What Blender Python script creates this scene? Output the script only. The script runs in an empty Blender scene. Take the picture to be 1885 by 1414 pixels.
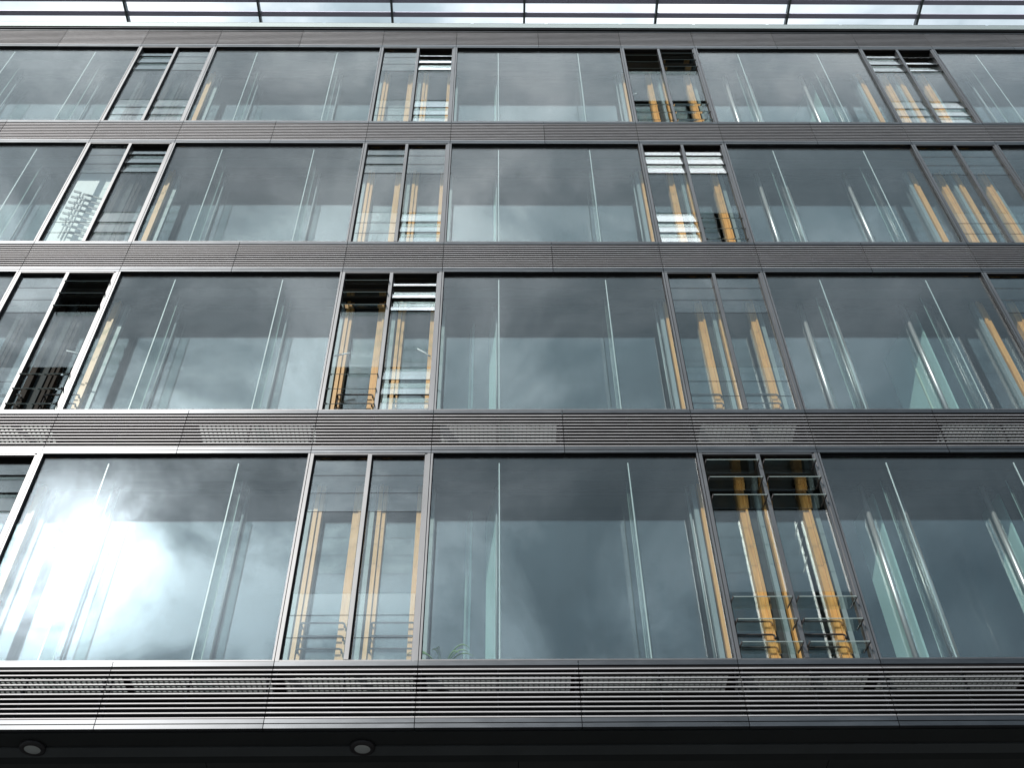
import bpy, bmesh, math, random
from mathutils import Vector, Matrix
R = math.radians
random.seed(7)
scene = bpy.context.scene
COL = scene.collection

# ------------------------------------------------------------------ camera
CAM = Vector((0.80578, -9.69452, 1.6))
TH, ROLL, YAW, FPX = 0.84379, -0.01542, 0.01998, 2060.0
F = Vector((math.sin(YAW)*math.cos(TH), math.cos(YAW)*math.cos(TH), math.sin(TH)))
RT = Vector((math.cos(YAW), -math.sin(YAW), 0)); UP = RT.cross(F)
R2 = RT*math.cos(ROLL) + UP*math.sin(ROLL); U2 = -RT*math.sin(ROLL) + UP*math.cos(ROLL)
cam = bpy.data.cameras.new("camera"); cam.sensor_width = 36; cam.lens = FPX/1885*36
cam.clip_end = 2000; cam.clip_start = .1
co = bpy.data.objects.new("camera", cam); COL.objects.link(co)
co.matrix_world = Matrix(((R2.x, U2.x, -F.x, CAM.x), (R2.y, U2.y, -F.y, CAM.y), (R2.z, U2.z, -F.z, CAM.z), (0, 0, 0, 1)))
scene.camera = co

# ------------------------------------------------------------------ sky, sun, exposure
SUN = Vector((-0.364, -0.709, 0.605)).normalized()
world = bpy.data.worlds.new("World"); scene.world = world; world.use_nodes = True
nt = world.node_tree; nt.nodes.clear()
def N(tree, kind, **kw):
    n = tree.nodes.new(kind)
    for k, v in kw.items():
        if k in n.inputs: n.inputs[k].default_value = v
        else: setattr(n, k, v)
    return n
def math_node(tree, op, a, b=None, c=None, clamp=False):
    n = tree.nodes.new('ShaderNodeMath'); n.operation = op; n.use_clamp = clamp
    for i, v in enumerate((a, b, c)):
        if v is None: continue
        if isinstance(v, (int, float)): n.inputs[i].default_value = v
        else: tree.links.new(v, n.inputs[i])
    return n.outputs[0]
def ramp(tree, fac, stops):
    n = tree.nodes.new('ShaderNodeValToRGB'); e = n.color_ramp.elements
    while len(e) < len(stops): e.new(.5)
    for i, (p, c) in enumerate(stops):
        e[i].position = p; e[i].color = (*c, 1) if len(c) == 3 else c
    tree.links.new(fac, n.inputs[0]); return n.outputs[0]
def mixc(tree, fac, a, b, mode='MIX'):
    n = tree.nodes.new('ShaderNodeMix'); n.data_type = 'RGBA'; n.blend_type = mode
    for s, v in ((n.inputs[0], fac), (n.inputs[6], a), (n.inputs[7], b)):
        if isinstance(v, (int, float)): s.default_value = v
        elif isinstance(v, tuple): s.default_value = (*v, 1)
        else: tree.links.new(v, s)
    return n.outputs[2]
L = nt.links.new
tc = N(nt, 'ShaderNodeTexCoord')
sky = N(nt, 'ShaderNodeTexSky'); sky.sky_type = 'NISHITA'; sky.sun_disc = False
sky.sun_elevation = math.asin(SUN.z); sky.sun_rotation = math.atan2(SUN.x, SUN.y)
nz = N(nt, 'ShaderNodeTexNoise', Scale=3.0, Detail=9.0, Roughness=.56, Distortion=.35)
mp = N(nt, 'ShaderNodeMapping'); mp.inputs['Location'].default_value = (0.3, 5.2, 1.9); mp.inputs['Scale'].default_value = (1, 1, 1.25)
L(tc.outputs['Generated'], mp.inputs['Vector']); L(mp.outputs[0], nz.inputs['Vector'])
nz2 = N(nt, 'ShaderNodeTexNoise', Scale=5.5, Detail=8.0, Roughness=.6, Distortion=.5)
L(mp.outputs[0], nz2.inputs['Vector'])
dot = N(nt, 'ShaderNodeVectorMath', operation='DOT_PRODUCT'); L(tc.outputs['Generated'], dot.inputs[0]); dot.inputs[1].default_value = SUN
cosang = dot.outputs['Value']
# cloud brightness: grey undersides to white tops
cf = math_node(nt, 'ADD', math_node(nt, 'MULTIPLY', nz.outputs['Fac'], .76), math_node(nt, 'MULTIPLY', nz2.outputs['Fac'], .26))
cloud = ramp(nt, cf, [(.34, (3.5, 4.4, 4.9)), (.47, (5.2, 6.4, 7.1)), (.55, (9.2, 10.2, 10.9)), (.64, (14., 14.6, 15.))])
mask = ramp(nt, nz.outputs['Fac'], [(.22, (.55,)*3), (.40, (.95,)*3)])
base = mixc(nt, mask, sky.outputs[0], cloud)
# thin cloud lit by the sun behind it, broken by darker billows
wob = math_node(nt, 'MULTIPLY_ADD', nz2.outputs['Fac'], .007, -.0036)
ca = math_node(nt, 'ADD', cosang, wob)
tight = math_node(nt, 'POWER', math_node(nt, 'MAXIMUM', ca, 0.0), 620.0)
wide = math_node(nt, 'POWER', math_node(nt, 'MAXIMUM', cosang, 0.0), 9.0)
mid = math_node(nt, 'POWER', math_node(nt, 'MAXIMUM', ca, 0.0), 60.0)
veil = ramp(nt, nz2.outputs['Fac'], [(.40, (.22,)*3), (.50, (.75,)*3), (.60, (1.5,)*3)])
soft = math_node(nt, 'ADD', math_node(nt, 'MULTIPLY', mid, 10.0), math_node(nt, 'MULTIPLY', wide, 11.5))
core = math_node(nt, 'MULTIPLY', tight, math_node(nt, 'MULTIPLY_ADD', veil, 60.0, 150.0))
glow = math_node(nt, 'ADD', math_node(nt, 'MULTIPLY', veil, soft), core)
gl = N(nt, 'ShaderNodeVectorMath', operation='SCALE'); gl.inputs[0].default_value = (1.0, .99, .97); L(glow, gl.inputs['Scale'])
full = N(nt, 'ShaderNodeVectorMath', operation='ADD'); L(base, full.inputs[0]); L(gl.outputs[0], full.inputs[1])
# brighter, thinner cloud overhead
sep = N(nt, 'ShaderNodeSeparateXYZ'); L(tc.outputs['Generated'], sep.inputs[0])
zen = ramp(nt, sep.outputs['Z'], [(0, (.42, .50, .58)), (.58, (.60, .70, .79)), (.80, (.98, 1.06, 1.12)), (.925, (1.7,)*3), (.955, (2.9,)*3), (1.0, (5.0,)*3)])
fin = N(nt, 'ShaderNodeVectorMath', operation='MULTIPLY'); L(full.outputs[0], fin.inputs[0]); L(zen, fin.inputs[1])
north = math_node(nt, 'MULTIPLY_ADD', ramp(nt, math_node(nt, 'MULTIPLY_ADD', sep.outputs['Y'], .5, .5), [(.48, (0,)*3), (.60, (1,)*3)]), -.32, 1.0)
fin2 = N(nt, 'ShaderNodeVectorMath', operation='SCALE'); L(fin.outputs[0], fin2.inputs[0]); L(north, fin2.inputs['Scale'])
bg = N(nt, 'ShaderNodeBackground', Strength=.1); L(fin2.outputs[0], bg.inputs['Color'])
wo = N(nt, 'ShaderNodeOutputWorld'); L(bg.outputs[0], wo.inputs['Surface'])

sl = bpy.data.lights.new("sun", 'SUN'); sl.energy = 4.2; sl.angle = R(.6); sl.color = (1, .965, .91)
so = bpy.data.objects.new("sun", sl); COL.objects.link(so)
so.rotation_euler = (-SUN).to_track_quat('-Z', 'Y').to_euler(); so.location = SUN*60

scene.view_settings.view_transform = 'Standard'; scene.view_settings.look = 'None'
scene.view_settings.exposure = 0.0; scene.view_settings.gamma = 1.0; scene.view_settings.use_curve_mapping = False
cy = scene.cycles
cy.caustics_reflective = False; cy.caustics_refractive = False
cy.max_bounces = 10; cy.transparent_max_bounces = 32; cy.glossy_bounces = 6; cy.diffuse_bounces = 4
cy.sample_clamp_indirect = 4.0; cy.use_denoising = True

# ------------------------------------------------------------------ materials
def mat(name):
    m = bpy.data.materials.new(name); m.use_nodes = True; m.node_tree.nodes.clear()
    o = m.node_tree.nodes.new('ShaderNodeOutputMaterial'); return m, m.node_tree, o
def surf(name, col, rough=.5, metal=0., var=.12, scale=6., stretch=(1, 1, 1), spec=.5, col2=None, rvar=.1, shift=0.):
    m, t, o = mat(name)
    p = N(t, 'ShaderNodeBsdfPrincipled'); p.inputs['Metallic'].default_value = metal
    p.inputs['Specular IOR Level'].default_value = spec
    g = N(t, 'ShaderNodeNewGeometry'); mpn = N(t, 'ShaderNodeMapping'); mpn.inputs['Scale'].default_value = stretch
    t.links.new(g.outputs['Position'], mpn.inputs['Vector'])
    z = N(t, 'ShaderNodeTexNoise', Scale=scale, Detail=5.0, Roughness=.6); t.links.new(mpn.outputs[0], z.inputs['Vector'])
    a = col2 or tuple(c*(1-var) for c in col); b = tuple(min(1, c*(1+var)) for c in col)
    colr = ramp(t, z.outputs['Fac'], [(.3, a), (.7, b)])
    if shift:
        oi = N(t, 'ShaderNodeObjectInfo'); k = math_node(t, 'MULTIPLY_ADD', oi.outputs['Random'], 2*shift, 1-shift)
        vs = N(t, 'ShaderNodeVectorMath', operation='SCALE'); t.links.new(colr, vs.inputs[0]); t.links.new(k, vs.inputs['Scale']); colr = vs.outputs[0]
    t.links.new(colr, p.inputs['Base Color'])
    r = math_node(t, 'MULTIPLY_ADD', z.outputs['Fac'], rvar, rough-rvar/2); t.links.new(r, p.inputs['Roughness'])
    t.links.new(p.outputs[0], o.inputs['Surface']); return m
def glass(name, f0=.045, tint=(.93, .965, .95), wave=0.0, dust=0.0):
    m, t, o = mat(name)
    lw = N(t, 'ShaderNodeLayerWeight'); lw.inputs['Blend'].default_value = .5
    f5 = math_node(t, 'POWER', lw.outputs['Facing'], 5.0)
    fr = math_node(t, 'MULTIPLY_ADD', f5, 1-f0, f0)
    tr = N(t, 'ShaderNodeBsdfTransparent', Color=(*tint, 1))
    gs = N(t, 'ShaderNodeBsdfGlossy', Roughness=0.0, Color=(1, 1, 1, 1))
    if wave:
        g = N(t, 'ShaderNodeNewGeometry')
        z = N(t, 'ShaderNodeTexNoise', Scale=1.3, Detail=1.0); t.links.new(g.outputs['Position'], z.inputs['Vector'])
        b = N(t, 'ShaderNodeBump', Strength=wave, Distance=.004); t.links.new(z.outputs['Fac'], b.inputs['Height'])
        t.links.new(b.outputs[0], gs.inputs['Normal'])
    mx = N(t, 'ShaderNodeMixShader'); t.links.new(fr, mx.inputs[0]); t.links.new(tr.outputs[0], mx.inputs[1]); t.links.new(gs.outputs[0], mx.inputs[2])
    out = mx.outputs[0]
    if dust:                                   # a thin film of dirt with run-down streaks
        g2 = N(t, 'ShaderNodeNewGeometry'); m2 = N(t, 'ShaderNodeMapping'); m2.inputs['Scale'].default_value = (9, 9, .5)
        t.links.new(g2.outputs['Position'], m2.inputs['Vector'])
        z2 = N(t, 'ShaderNodeTexNoise', Scale=1.6, Detail=7.0, Roughness=.65); t.links.new(m2.outputs[0], z2.inputs['Vector'])
        z3 = N(t, 'ShaderNodeTexNoise', Scale=.7, Detail=4.0); t.links.new(g2.outputs['Position'], z3.inputs['Vector'])
        fac = math_node(t, 'MULTIPLY', math_node(t, 'MULTIPLY', z2.outputs['Fac'], z3.outputs['Fac']), dust*3.2)
        df = N(t, 'ShaderNodeBsdfDiffuse', Color=(.5, .53, .55, 1)); m3 = N(t, 'ShaderNodeMixShader')
        t.links.new(fac, m3.inputs[0]); t.links.new(out, m3.inputs[1]); t.links.new(df.outputs[0], m3.inputs[2]); out = m3.outputs[0]
    t.links.new(out, o.inputs['Surface']); return m
M = {
 'frame': surf('satin_dark_aluminium', (.125, .123, .125), .42, .9, .12, 3, (1, 1, .3), shift=.12),
 'rail': surf('satin_grey_aluminium', (.082, .085, .09), .36, .9, .14, 2.5, (1, 1, 4), shift=.14),
 'blade': surf('bare_aluminium', (.31, .298, .30), .58, .75, .12, 4, (.8, 1, 5), shift=.10),
 'dark': surf('dark_void_paint', (.012, .011, .012), .7, 0, .3, 5),
 'gasket': surf('black_rubber', (.015, .013, .014), .7, 0, .2, 8, spec=.15),
 'clip': surf('black_clip', (.03, .024, .026), .5, .2, .2, 8),
 'glass': glass('outer_glass', .055, (.93, .96, .955), .015, dust=.018),
 'glass_in': glass('inner_glass', .115, (.84, .89, .89)),
 'glass_lv': glass('louvre_glass', .10, (.92, .96, .94)),
 'glass_fin': glass('fin_glass', .03, (.90, .95, .93)),
 'edge': surf('polished_glass_edge', (.40, .48, .47), .35, 0, .06, 5),
 'timber': None,
 'timber_shade': surf('shaded_timber', (.02, .012, .008), .6, 0, .25, 4, (20, 20, 1), spec=.08),  # unlit look of the inner timber, put into its colour
 'edge_lv': surf('louvre_glass_edge', (.30, .36, .34), .3, 0, .06, 5),
 'steel': surf('pale_steel', (.20, .245, .25), .5, .1, .06, 3, (1, 1, .4)),
 'satin': surf('satin_steel_post', (.58, .57, .555), .36, .75, .06, 3, (1, 1, .4)),
 'ceil': surf('cavity_soffit', (.045, .048, .048), .7, 0, .1, 2, spec=.15),
 'ceil_l': surf('cavity_channel', (.10, .108, .11), .5, .3, .1, 2),
 'slab': surf('slab_edge', (.16, .165, .16), .7, 0, .15, 2),
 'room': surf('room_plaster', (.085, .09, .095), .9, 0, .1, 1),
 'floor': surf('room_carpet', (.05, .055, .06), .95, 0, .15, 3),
 'part': surf('pale_partition', (.72, .90, .83), .6, 0, .04, 2),
 'part_e': surf('partition_edge', (.85, .86, .66), .5, 0, .04, 2),
 'grate': surf('galvanised_grating', (.20, .20, .195), .5, .3, .2, 9),
 'soffit': surf('soffit_panel', (.05, .051, .048), .75, 0, .2, 1.6),
 'cap': surf('roof_cap', (.26, .29, .28), .5, .5, .08, 3, (.5, 1, 3)),
 'slat': surf('sunshade_slat', (.50, .46, .57), .5, .2, .08, 3, (.5, 1, 3)),
 'beam': surf('sunshade_beam', (.10, .11, .11), .5, .4, .1, 4),
 'ring': surf('lamp_ring', (.05, .045, .047), .45, .5, .1, 8),
 'opal': surf('lamp_opal', (.62, .64, .62), .3, 0, .04, 4),
 'white': surf('white_blind', (.86, .88, .87), .7, 0, .03, 3),
 'shadow_bars': surf('shadow_bar_grey', (.09, .095, .10), .5, .3, .1, 5),
 'leaf': surf('leaf_green', (.14, .30, .07), .5, 0, .3, 10),
 'soil': surf('soil', (.04, .03, .025), .95, 0, .3, 20),
 'pot': surf('clay_pot', (.20, .15, .13), .8, 0, .2, 8),
 'paving': surf('concrete_paving', (.055, .055, .054), .9, 0, .25, 1.2),
 'wall': surf('dark_render', (.10, .10, .10), .85, 0, .15, 1.2),
}
def timber():
    m, t, o = mat('varnished_pine')
    p = N(t, 'ShaderNodeBsdfPrincipled', Roughness=.42)
    g = N(t, 'ShaderNodeNewGeometry'); mpn = N(t, 'ShaderNodeMapping'); mpn.inputs['Scale'].default_value = (26, 26, 1.1)
    t.links.new(g.outputs['Position'], mpn.inputs['Vector'])
    z = N(t, 'ShaderNodeTexNoise', Scale=2.2, Detail=6.0, Roughness=.62, Distortion=.6); t.links.new(mpn.outputs[0], z.inputs['Vector'])
    t.links.new(ramp(t, z.outputs['Fac'], [(.25, (.44, .20, .052)), (.5, (.60, .315, .095)), (.75, (.69, .395, .145))]), p.inputs['Base Color'])
    t.links.new(p.outputs[0], o.inputs['Surface']); return m
M['timber'] = timber()

# ------------------------------------------------------------------ mesh helpers
class MB:
    def __init__(s): s.bm = bmesh.new(); s.mats = []
    def mi(s, m):
        m = M[m]
        if m not in s.mats: s.mats.append(m)
        return s.mats.index(m)
    def hexa(s, pts, m):                       # eight corners: bottom ring then top ring
        v = [s.bm.verts.new(p) for p in pts]; i = s.mi(m)
        for f in ((0, 3, 2, 1), (4, 5, 6, 7), (0, 1, 5, 4), (1, 2, 6, 5), (2, 3, 7, 6), (3, 0, 4, 7)):
            s.bm.faces.new([v[k] for k in f]).material_index = i
        return s
    def box(s, x0, x1, y0, y1, z0, z1, m):
        return s.hexa([(x0, y0, z0), (x1, y0, z0), (x1, y1, z0), (x0, y1, z0), (x0, y0, z1), (x1, y0, z1), (x1, y1, z1), (x0, y1, z1)], m)
    def prism_x(s, x0, x1, prof, m):           # profile of (y, z) points swept along x
        n = len(prof); i = s.mi(m)
        a = [s.bm.verts.new((x0, y, z)) for y, z in prof]; b = [s.bm.verts.new((x1, y, z)) for y, z in prof]
        for k in range(n):
            s.bm.faces.new((a[k], a[(k+1) % n], b[(k+1) % n], b[k])).material_index = i
        s.bm.faces.new(a[::-1]).material_index = i; s.bm.faces.new(b).material_index = i
        return s
    def tube(s, pts, r, m, n=8, smooth=True):
        i = s.mi(m); rings = []
        pts = [Vector(p) for p in pts]
        for k, p in enumerate(pts):
            d = (pts[min(k+1, len(pts)-1)] - pts[max(k-1, 0)]).normalized()
            u = d.cross(Vector((0, 1, 0))) if abs(d.y) < .9 else d.cross(Vector((1, 0, 0)))
            u.normalize(); w = d.cross(u)
            rings.append([s.bm.verts.new(p + (u*math.cos(2*math.pi*j/n) + w*math.sin(2*math.pi*j/n))*r) for j in range(n)])
        for a, b in zip(rings, rings[1:]):
            for j in range(n):
                f = s.bm.faces.new((a[j], a[(j+1) % n], b[(j+1) % n], b[j])); f.material_index = i; f.smooth = smooth
        s.bm.faces.new(rings[0][::-1]).material_index = i; s.bm.faces.new(rings[-1]).material_index = i
        return s
    def lathe(s, prof, m, n=40, c=(0, 0)):
        i = s.mi(m); rings = [[s.bm.verts.new((c[0]+r*math.cos(2*math.pi*j/n), c[1]+r*math.sin(2*math.pi*j/n), z)) for j in range(n)] for r, z in prof]
        for a, b in zip(rings, rings[1:]):
            for j in range(n):
                f = s.bm.faces.new((a[j], a[(j+1) % n], b[(j+1) % n], b[j])); f.material_index = i; f.smooth = True
        s.bm.faces.new(rings[0][::-1]).material_index = i; s.bm.faces.new(rings[-1]).material_index = i
        return s
    def build(s, name, parent=None, loc=(0, 0, 0)):
        bmesh.ops.recalc_face_normals(s.bm, faces=s.bm.faces)
        me = bpy.data.meshes.new(name); s.bm.to_mesh(me); s.bm.free()
        for m in s.mats: me.materials.append(m)
        o = bpy.data.objects.new(name, me); COL.objects.link(o); o.location = loc
        if parent: o.parent = parent
        return o
def empty(name, loc, label, cat, group=None):
    o = bpy.data.objects.new(name, None); COL.objects.link(o); o.location = loc; o.empty_display_size = .3
    return tag(o, label, cat, group)
def tag(o, label=None, cat=None, group=None, kind=None):
    for k, v in (('label', label), ('category', cat), ('group', group), ('kind', kind)):
        if v: o[k] = v
    return o
def dup(o, parent, loc):
    c = o.copy(); COL.objects.link(c); c.parent = parent; c.location = loc
    for ch in list(o.children):
        d = ch.copy(); COL.objects.link(d); d.parent = c
    return c

# ------------------------------------------------------------------ ground
tag(MB().box(-400, 400, -400, 400, -.3, 0, 'paving').build('ground'), 'grey concrete paving in front of the glass office building', 'ground', kind='structure')

# ------------------------------------------------------------------ the building
S0, H, NW, WW = 8.25387, 3.75, 1.46222, 3.25971      # first sill height, storey, narrow and wide bay widths
W = NW + WW
BAYS = [-2, -1, 0, 1, 2]; COLS = [-1, 0, 1, 2]
XL, XR = -2*W - .12, 2*W + WW + .12
bld = empty('office_building', (0, 0, 0), 'glass fronted office building with bands of grey metal louvres and timber framed inner windows', 'building')
HD = 2.975                                             # cavity head above sill
YG = .05                                               # outer glass
YI = .62                                               # inner glass

# carcass: slabs, roof, ends, ground floor
core = MB()
for k in range(5):
    z = S0 + k*H
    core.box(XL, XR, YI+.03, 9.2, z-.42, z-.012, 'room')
core.box(XL, XR, 9.2, 9.5, 0, S0+4*H, 'wall')
core.box(XL-.3, XL, .0, 9.5, S0-.765, S0+4*H+.2, 'wall'); core.box(XR, XR+.3, .0, 9.5, S0-.765, S0+4*H+.2, 'wall')
core.box(XL-.3, XR+.3, 3.2, 3.5, 0, S0-.70, 'wall')
core.build('wall', bld)
rooms = MB()
for k in range(4):
    z = S0 + k*H
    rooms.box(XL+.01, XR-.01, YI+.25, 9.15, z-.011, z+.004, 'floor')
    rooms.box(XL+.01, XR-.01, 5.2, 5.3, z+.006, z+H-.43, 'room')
rooms.build('room_interior', bld)

# walkways between the two skins: one per storey, with a lighter underside channel
GR = {0: [(-9.3, -7.9), (-7.8, -6.4), (-6.1, -4.75), (-4.55, -3.05), (-2.98, -1.53), (-1.4, -.05), (.07, 1.57), (1.68, 3.2), (3.3, 4.66), (4.78, 6.28), (6.45, 7.95), (8.05, 9.4), (9.5, 11.0), (11.2, 12.6)],
      1: [(-6.28, -4.9), (-3.02, -1.53), (.07, 1.57), (3.42, 4.66), (6.55, 7.95), (9.5, 11.0)],
      2: [], 3: [], 4: []}
for k in range(5):
    w = MB(); z = S0 + k*H
    w.box(XL, XR, .06, YI, z-.775, z-.755, 'ceil')                     # soffit of the storey below
    w.box(XL, XR, .30, .47, z-.79, z-.776, 'ceil_l')
    w.box(XL, XR, YI-.012, YI+.028, z-.754, z-.026, 'dark')            # spandrel
    w.box(XL, XR, .07, .235, z-.025, z-.005, 'dark'); w.box(XL, XR, .555, YI+.02, z-.025, z-.005, 'slab')
    x = XL
    for a, b in GR[k]:
        w.box(x, a, .236, .554, z-.025, z-.006, 'dark'); x = b
    w.box(x, XR, .236, .554, z-.025, z-.006, 'dark')
    w.build('walkway', bld)
    for a, b in GR[k]:
        g = MB(); n = int((b-a)/.055)
        for i in range(n+1):
            xx = a + (b-a)*i/n
            g.box(xx-.0022, xx+.0022, .237, .553, z-.030, z, 'grate')
        for yy in (.24, .27, .30, .33, .36, .39, .42, .45, .48, .51, .545):
            g.box(a, b, yy-.003, yy+.003, z-.034, z-.003, 'grate')
        g.build('grating', bld)

# louvre bands
def grille(width, mid=None):
    g = MB(); e = .004; a, b = e, width-e
    g.box(a, b, .0, .05, -.058, -.006, 'rail')                         # upper rail
    g.box(a, b, .012, .05, -.088, -.0585, 'gasket')
    g.box(a, b, .0, .05, -.708, -.662, 'rail'); g.box(a, b, .012, .045, -.7185, -.7085, 'gasket')
    g.box(a, b, .0, .06, -.765, -.719, 'rail')
    for i in range(11):
        z = -.0935 - i*.0545
        g.prism_x(a, b, [(.0, z-.015), (.0, z-.003), (.003, z), (.028, z), (.028, z-.006), (.006, z-.018), (.003, z-.018)], 'blade')
    for xx in (a+.03, b-.03) + ((mid,) if mid else ()):
        g.box(xx-.008, xx+.008, .029, .055, -.66, -.09, 'rail')
    return g
gn = gw = None
for k in range(5):
    z = S0 + k*H
    for c in COLS:
        loc = (c*W-NW, 0, z)
        if gn is None: gn = grille(NW, NW/2).build('grille', bld, loc)
        else: dup(gn, bld, loc)
    for m in BAYS:
        for h in (0, 1):
            loc = (m*W + h*WW/2, 0, z)
            if gw is None: gw = grille(WW/2, .815).build('grille', bld, loc)
            else: dup(gw, bld, loc)

# wide windows of the outer skin: frame > pane, fins
def wide_window():
    f = MB()
    f.box(.004, .026, .0, .05, -.003, 2.978, 'frame'); f.box(WW-.026, WW-.004, .0, .05, -.003, 2.978, 'frame'); f.box(.008, .0325, .0505, .075, .017, 2.954, 'gasket'); f.box(WW-.0325, WW-.008, .0505, .075, .017, 2.954, 'gasket')
    f.box(.0265, WW-.0265, .0, .0495, -.0025, .016, 'frame'); f.box(.0325, WW-.0325, .04, .08, 2.955, 2.977, 'gasket')
    return f
pane_bm = lambda: MB().box(.034, WW-.034, YG, YG+.012, .017, 2.954, 'glass')
fx = (.83, 2.395)
def fin_mb(x):
    return (MB().box(x-.009, x+.009, YG+.024, .383, .03, 2.87, 'glass_fin')
            .box(x-.0065, x+.0065, YG+.014, YG+.0235, .03, 2.87, 'edge').box(x-.0045, x+.0045, .3835, .390, .03, 2.87, 'edge'))
proto = None
for r in range(4):
    for m in BAYS:
        loc = (m*W, 0, S0 + r*H)
        if proto is None:
            proto = wide_window().build('window', bld, loc)
            pane_bm().build('glass_pane', proto)
            for x in fx: fin_mb(x).build('glass_fin', proto)
            o = proto
        else: o = dup(proto, bld, loc)
        p = [c for c in o.children if c.name.startswith('glass_pane')][0]
        p.rotation_euler = (R(random.uniform(-.12, .12)), 0, R(random.uniform(-.06, .06)))

# narrow windows: frame > fixed panes, banks of glass louvres
def narrow_frame():
    f = MB()
    f.box(.004, .044, .0, .09, -.003, 2.978, 'frame'); f.box(.0445, .060, .035, .09, .02, 2.96, 'gasket')
    f.box(NW-.072, NW-.004, .012, .09, -.003, 2.978, 'frame'); f.box(NW-.042, NW-.0041, .0, .0118, -.003, 2.978, 'frame')
    f.box(.700, .748, .0, .09, .017, 2.958, 'frame'); f.box(.7485, .762, .035, .09, .02, 2.955, 'gasket')
    f.box(.0645, .6995, .014, .09, 2.945, 2.9588, 'gasket'); f.box(.7625, NW-.0725, .014, .09, 2.945, 2.9588, 'gasket')
    f.box(.0445, NW-.0725, .004, .09, -.0025, .016, 'frame'); f.box(.0445, NW-.0725, .004, .09, 2.959, 2.977, 'frame')
    return f
COLX = ((.062, .698), (.764, NW-.074))
TOPZ = [(2.660, 2.944), (2.374, 2.660), (2.083, 2.374)]
BOTZ = [(.612, .900), (.324, .612), (.036, .324)]
def bank(x0, x1, rows, ang):
    b = MB(); ca, sa = math.cos(R(ang)), math.sin(R(ang)); y0 = YG+.008
    for z0, z1 in rows:
        zc = (z0+z1)/2; hh = (z1-z0)/2 + (.004 if ang > 3 else -.0015); t = .004
        def P(u, v):  # u along the blade (down is outward), v across its thickness
            return (y0 + u*sa + v*ca, zc + u*ca - v*sa)
        b.prism_x(x0+.004, x1-.004, [P(-hh, -t), P(-hh, t), P(hh, t), P(hh, -t)], 'glass_lv')
        b.prism_x(x0+.006, x1-.006, [P(-hh-.0028, -t), P(-hh-.0028, t), P(-hh-.0003, t), P(-hh-.0003, -t)], 'edge_lv' if ang > 22 else 'gasket')
        for xa, xb in ((x0-.004, x0+.0035), (x1-.0035, x1+.004)):
            b.prism_x(xa, xb, [P(-hh, -.012), P(-hh, .012), P(hh*.8, .012), P(hh*.8, -.012)], 'clip')
    return b
ST = {(0, -1): (0, 0, 8, 0), (0, 0): (0, 0, 0, 0), (0, 1): (80, 80, 80, 80), (0, 2): (20, 0, 0, 0),
      (1, -1): (0, 0, 42, 45), (1, 0): (48, 42, 14, 13), (1, 1): (0, 0, 0, 0), (1, 2): (0, 0, 0, 0),
      (2, -1): (0, 0, 8, 3.5), (2, 0): (3, 0, 0, 9), (2, 1): (7, 9, 7, 32), (2, 2): (0, 0, 0, 0),
      (3, -1): (5, 1.5, 0, 3.5), (3, 0): (0, 0, 9, 6), (3, 1): (24, 30, 40, 35), (3, 2): (6, 3, 10, 7)}
fm = None
for r in range(4):
    for c in COLS:
        loc = (c*W-NW, 0, S0 + r*H); st = ST[(r, c)]
        if fm is None: fm = narrow_frame().build('louvre_window', bld, loc); o = fm
        else: o = fm.copy(); COL.objects.link(o); o.parent = bld; o.location = loc
        if max(st) >= 60: tag(o, 'louvre window with every glass louvre swung wide open')
        elif max(st) == 0: tag(o, 'louvre window with all its glass louvres shut')
        for i, (x0, x1) in enumerate(COLX):
            p = MB().box(x0, x1, YG, YG+.012, .901, 2.082, 'glass').build('glass_pane', o)
            p.rotation_euler = (R(random.uniform(-.08, .08)), 0, R(random.uniform(-.1, .1)))
            for rows, a in ((TOPZ, st[2*i]), (BOTZ, st[2*i+1])):
                bank(x0, x1, rows, a).build('louvre_bank', o)

# inner skin: wide inner windows > pane, posts; timber windows > pane, guard rail
POSTS = {-2: (.81, 2.43), -1: (.82, 2.43), 0: (.80, 2.485, 3.17), 1: (.64, 1.09, 2.18), 2: (.82, 2.43)}
ip = None
for r in range(4):
    for m in BAYS:
        z = S0 + r*H; loc = (m*W, 0, z)
        f = MB()
        f.box(-.02, .035, YI-.02, YI+.05, .0, 2.95, 'steel'); f.box(WW-.035, WW+.02, YI-.02, YI+.05, .0, 2.95, 'steel')
        f.box(.0355, WW-.0355, YI-.01, YI+.05, .0, .04, 'steel'); f.box(.0355, WW-.0355, YI-.01, YI+.05, 2.93, 2.95, 'gasket')
        o = f.build('inner_window', bld, loc)
        MB().box(.036, WW-.036, YI+.005, YI+.017, .041, 2.929, 'glass_in').build('glass_pane', o)
        for x in POSTS[m]:
            MB().tube([(x, YI-.034, .001), (x, YI-.034, 2.949)], .030 if m == 1 else .015, 'satin' if m == 1 else 'steel', 14).build('mullion', o)
tp = {}
TCOL = ((.035, .610), (.810, 1.385))
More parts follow.
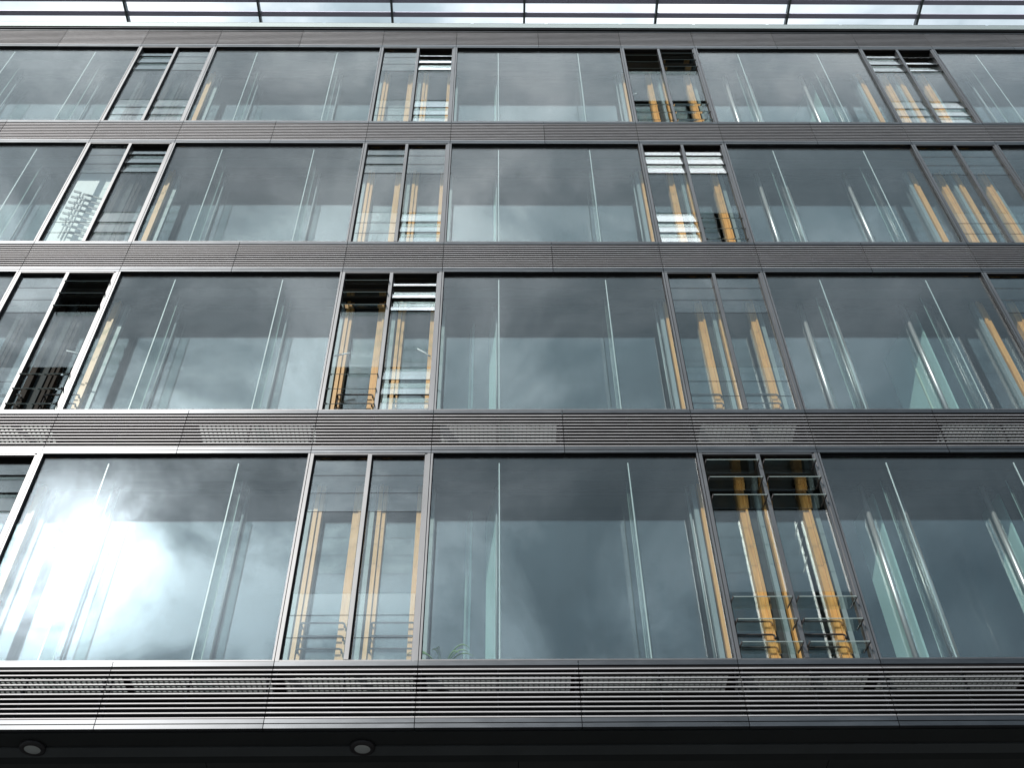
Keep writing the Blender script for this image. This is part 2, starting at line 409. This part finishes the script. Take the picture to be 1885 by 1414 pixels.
def timber_frame(pine='timber', last='timber', post='steel'):
    f = MB()
    for n, (x0, x1) in enumerate(TCOL):
        rt = last if n else pine
        f.box(x0, x0+.048, YI-.10, YI+.05, 0, 2.949, pine); f.box(x0+.0485, x0+.054, YI-.07, YI+.04, .0, 2.948, 'gasket')
        f.box(x0+.0545, x0+.100, YI-.075, YI+.05, 0, 2.948, pine)
        f.box(x1-.098, x1-.030, YI-.075, YI+.05, 0, 2.948, rt); f.box(x1-.0295, x1, YI-.10, YI+.05, 0, 2.949, rt)
        f.box(x0+.1005, x1-.0985, YI-.03, YI+.05, 0, .06, 'ceil'); f.box(x0+.1005, x1-.0985, YI-.03, YI+.05, 2.88, 2.948, 'ceil')
    f.box(-.048, .010, YI-.09, YI-.02, 0, 2.949, post); f.box(.722, .776, YI-.09, YI-.02, 0, 2.949, post)
    f.box(.6105, .8095, YI-.015, YI+.05, 0, 2.949, 'ceil')
    f.box(1.3855, NW-.021, YI-.015, YI+.05, 0, 2.949, 'ceil')
    return f
def guard(x0, x1):
    g = MB(); y = .49
    for z in (.83, .655, .49):
        pts = [(x0, y+.05, z), (x0, y+.01, z), (x0+.012, y, z), (x1-.03, y, z), (x1-.008, y, z-.01), (x1, y, z-.035), (x1, y, z-.06)]
        g.tube(pts, .011, 'clip', 8)
    g.tube([(x0, y+.052, .47), (x0, y+.052, .86)], .010, 'clip', 8)
    return g
for r in range(4):
    for c in COLS:
        z = S0 + r*H; loc = (c*W-NW, 0, z)
        if c not in tp:
            o = (timber_frame('timber_shade', 'timber', 'ceil') if c == -1 else timber_frame()).build('timber_window', bld, loc)  # left column: timber and posts coloured dark, as if the sun missed them
            for x0, x1 in TCOL: MB().box(x0+.101, x1-.099, YI+.006, YI+.018, .061, 2.879, 'glass_in').build('glass_pane', o)
            tp[c] = o
            if c == 0: tp[1] = tp[2] = o
        else: o = dup(tp[c], bld, loc)
        if c == -1: tag(o, 'inner window with timber frame coloured dark as if unlit')
for r in range(4):
    for c in COLS:
        if r < 2:
            o = [q for q in bld.children if q.name.startswith('timber_window') and abs(q.location.x-(c*W-NW)) < .01 and abs(q.location.z-(S0+r*H)) < .01][0]
            for x0, x1 in TCOL: guard(x0+.07, x1-.02).build('guard_rail', o)

# pale partition leaves just behind the inner glass
def leaf(x, r, y0, ln, x_dir=-.21, h=2.9, edge=False):
    p = MB(); t = .012; z = S0 + r*H
    x1, y1 = x + x_dir*ln, y0 + ln
    p.hexa([(x-t, y0, z+.01), (x+t, y0, z+.01), (x1+t, y1, z+.01), (x1-t, y1, z+.01),
            (x-t, y0, z+h), (x+t, y0, z+h), (x1+t, y1, z+h), (x1-t, y1, z+h)], 'part')
    if edge:
        xe, ye = x + x_dir*ln*.42, y0 + ln*.42
        p.box(xe-.03, xe-.006, ye, ye+.03, z+.01, z+2.3, 'part_e')
    return p.build('partition', bld)
for r in range(4):
    leaf(.79, r, YI+.045, (.52, .42, .16, .12)[r])
leaf(W+.81, 0, YI+.045, .53); leaf(W+2.40, 0, YI+.045, .4)
leaf(W+2.385, 1, YI+.045, 1.0, edge=True); leaf(W+2.40, 3, YI+.045, 1.3, edge=True)
leaf(.48, 0, YI+.35, .22, -.25); leaf(.45, 1, YI+.30, .15, -.25)

# soffit and roof edge
sf = MB()
xs = [XL-.3, -8.4, -5.24, -2.12, 1.02, 4.16, 7.3, 10.44, XR+.3]
for a, b in zip(xs, xs[1:]):
    sf.box(a+.004, b-.004, .14, 1.5, S0-.766, S0-.74, 'soffit'); sf.box(a+.004, b-.004, 1.508, 3.2, S0-.766, S0-.74, 'soffit')
sf.box(XL-.3, XR+.3, .062, 3.2, S0-.739, S0-.715, 'dark')
sf.build('soffit', bld)
rc = MB(); zt = S0 + 4*H
rc.box(XL-.3, XR+.3, -.05, .5, zt+.055, zt+.235, 'cap'); rc.box(XL-.3, XR+.3, -.03, .5, zt+.02, zt+.054, 'rail')
rc.build('roof_cap', bld)
MB().box(XL-.3, XR+.3, .5, 9.5, zt+.02, zt+.18, 'wall').build('roof', bld)
er = MB()
x = -10.2
while x < 12.9:
    er.box(x, x+1.44, -.045, -.02, zt+.236, zt+.262, 'beam'); x += 1.505
er.build('edge_rail', bld)

# white blind in one louvre window; added slanting bars stand in for its shadows
XB = -W-NW; zb = S0 + 2*H
o = MB().box(XB-.19, XB+.46, .50, .507, zb+.05, zb+2.9, 'white').build('blind', bld)
tag(o, 'white blind drawn down behind slanting dark bars added as its shadows')
sbars = MB()
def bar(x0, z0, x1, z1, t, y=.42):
    sbars.hexa([(x0, y, z0-t), (x1, y, z1-t), (x1, y+.014, z1-t), (x0, y+.014, z0-t), (x0, y, z0+t), (x1, y, z1+t), (x1, y+.014, z1+t), (x0, y+.014, z0+t)], 'shadow_bars')
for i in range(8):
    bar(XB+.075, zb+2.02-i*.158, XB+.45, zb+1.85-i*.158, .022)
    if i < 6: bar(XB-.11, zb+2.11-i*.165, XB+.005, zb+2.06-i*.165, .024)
sbars.box(XB+.004, XB+.022, .435, .449, zb+.75, zb+2.10, 'shadow_bars'); sbars.box(XB+.055, XB+.073, .435, .449, zb+.72, zb+2.06, 'shadow_bars')
sbars.build('shadow_bars', bld)
# little white window stays
for (x0, z0, x1, z1) in ((-1.42, 5.05, -1.21, 5.11), (-.29, 5.20, -.11, 5.04), (-5.09, 5.16, -4.89, 5.09), (-.75+W-.66, 12.66-.02, -.63+W-.66, 12.72)):
    MB().tube([(x0, .2, S0+z0), ((x0+x1)/2, .2, S0+(z0+z1)/2+.004), (x1, .2, S0+z1)], .011, 'white', 8).build('stay', bld)

# ------------------------------------------------------------------ things
# sunshade standing on the roof behind the parapet
ss = empty('roof_sunshade', (1.0, .5, zt+.18), 'horizontal sunshade of grey slats on beams above the roof edge', 'sunshade')
ox, oy, oz = ss.location
zs = S0 + 16.5
for i in range(9):
    x = -9.93 + i*2.83
    MB().box(x-.022, x+.022, -.16, 3.0, zs+.0, zs+.13, 'beam').build('beam', ss, (-ox, -oy, -oz))
    MB().box(x-.04, x+.04, 1.4, 1.48, zt+.18, zs-.001, 'beam').build('post', ss, (-ox, -oy, -oz))
for y in (.02, .331, .642, .953, 1.264, 1.6, 2.0, 2.4, 2.8):
    MB().prism_x(-10.3, 13.2, [(y-.05, zs+.045), (y-.05, zs+.075), (y+.06, zs+.085), (y+.06, zs+.055)], 'slat').build('slat', ss, (-ox, -oy, -oz))

# two bulkhead lamps under the soffit
def lamp(x, y, label):
    o = empty('ceiling_lamp', (x, y, S0-.766), label, 'lamp', 'round lamps under the soffit')
    MB().lathe([(.084, -.046), (.090, -.050), (.124, -.044), (.127, -.016), (.124, 0), (.03, 0)], 'ring').build('ring', o)
    MB().lathe([(.002, -.049), (.045, -.048), (.078, -.046), (.083, -.043), (.02, -.042)], 'opal').build('diffuser', o)
    return o
lamp(-3.74, .29, 'leftmost round ceiling lamp with dark rim on the dark soffit, near the left corner')
lamp(-.52, .31, 'round ceiling lamp with dark rim on the soffit, right of the other lamp')

# a pot plant on the walkway
def plant(x, y, z, label, seed, n=11, reach=.45):
    rnd = random.Random(seed)
    o = empty('potted_plant', (x, y, z), label, 'plant')
    MB().lathe([(.055, 0), (.08, .13), (.085, .15), (.07, .15), (.065, .135), (.01, .135)], 'pot', 20).build('pot', o)
    lf = MB(); mi = lf.mi('leaf')
    for i in range(n):
        a = rnd.uniform(0, 6.28); rr = reach*rnd.uniform(.6, 1.1); hh = rnd.uniform(.12, .55); w0 = rnd.uniform(.012, .02)
        prev = None
        for s in range(9):
            t = s/8; px = math.cos(a)*rr*t; py = math.sin(a)*rr*.22*t
            pz = .14 + hh*(1.9*t - 1.35*t*t); ww = w0*(math.sin(math.pi*min(1, t*.9+.08)))+.001
            q = (lf.bm.verts.new((px, py-ww, pz+ww*.4)), lf.bm.verts.new((px, py+ww, pz+ww*.4)), lf.bm.verts.new((px, py, pz-.004)))
            if prev:
                for f in ((prev[0], q[0], q[2], prev[2]), (prev[2], q[2], q[1], prev[1]), (prev[0], prev[1], q[1], q[0])):
                    ff = lf.bm.faces.new(f); ff.material_index = mi; ff.smooth = True
            prev = q
    lf.build('leaf', o)
plant(.22, .47, S0+.002, 'green plant with long arching leaves at the lower left corner of the middle window', 3, 16, .42)
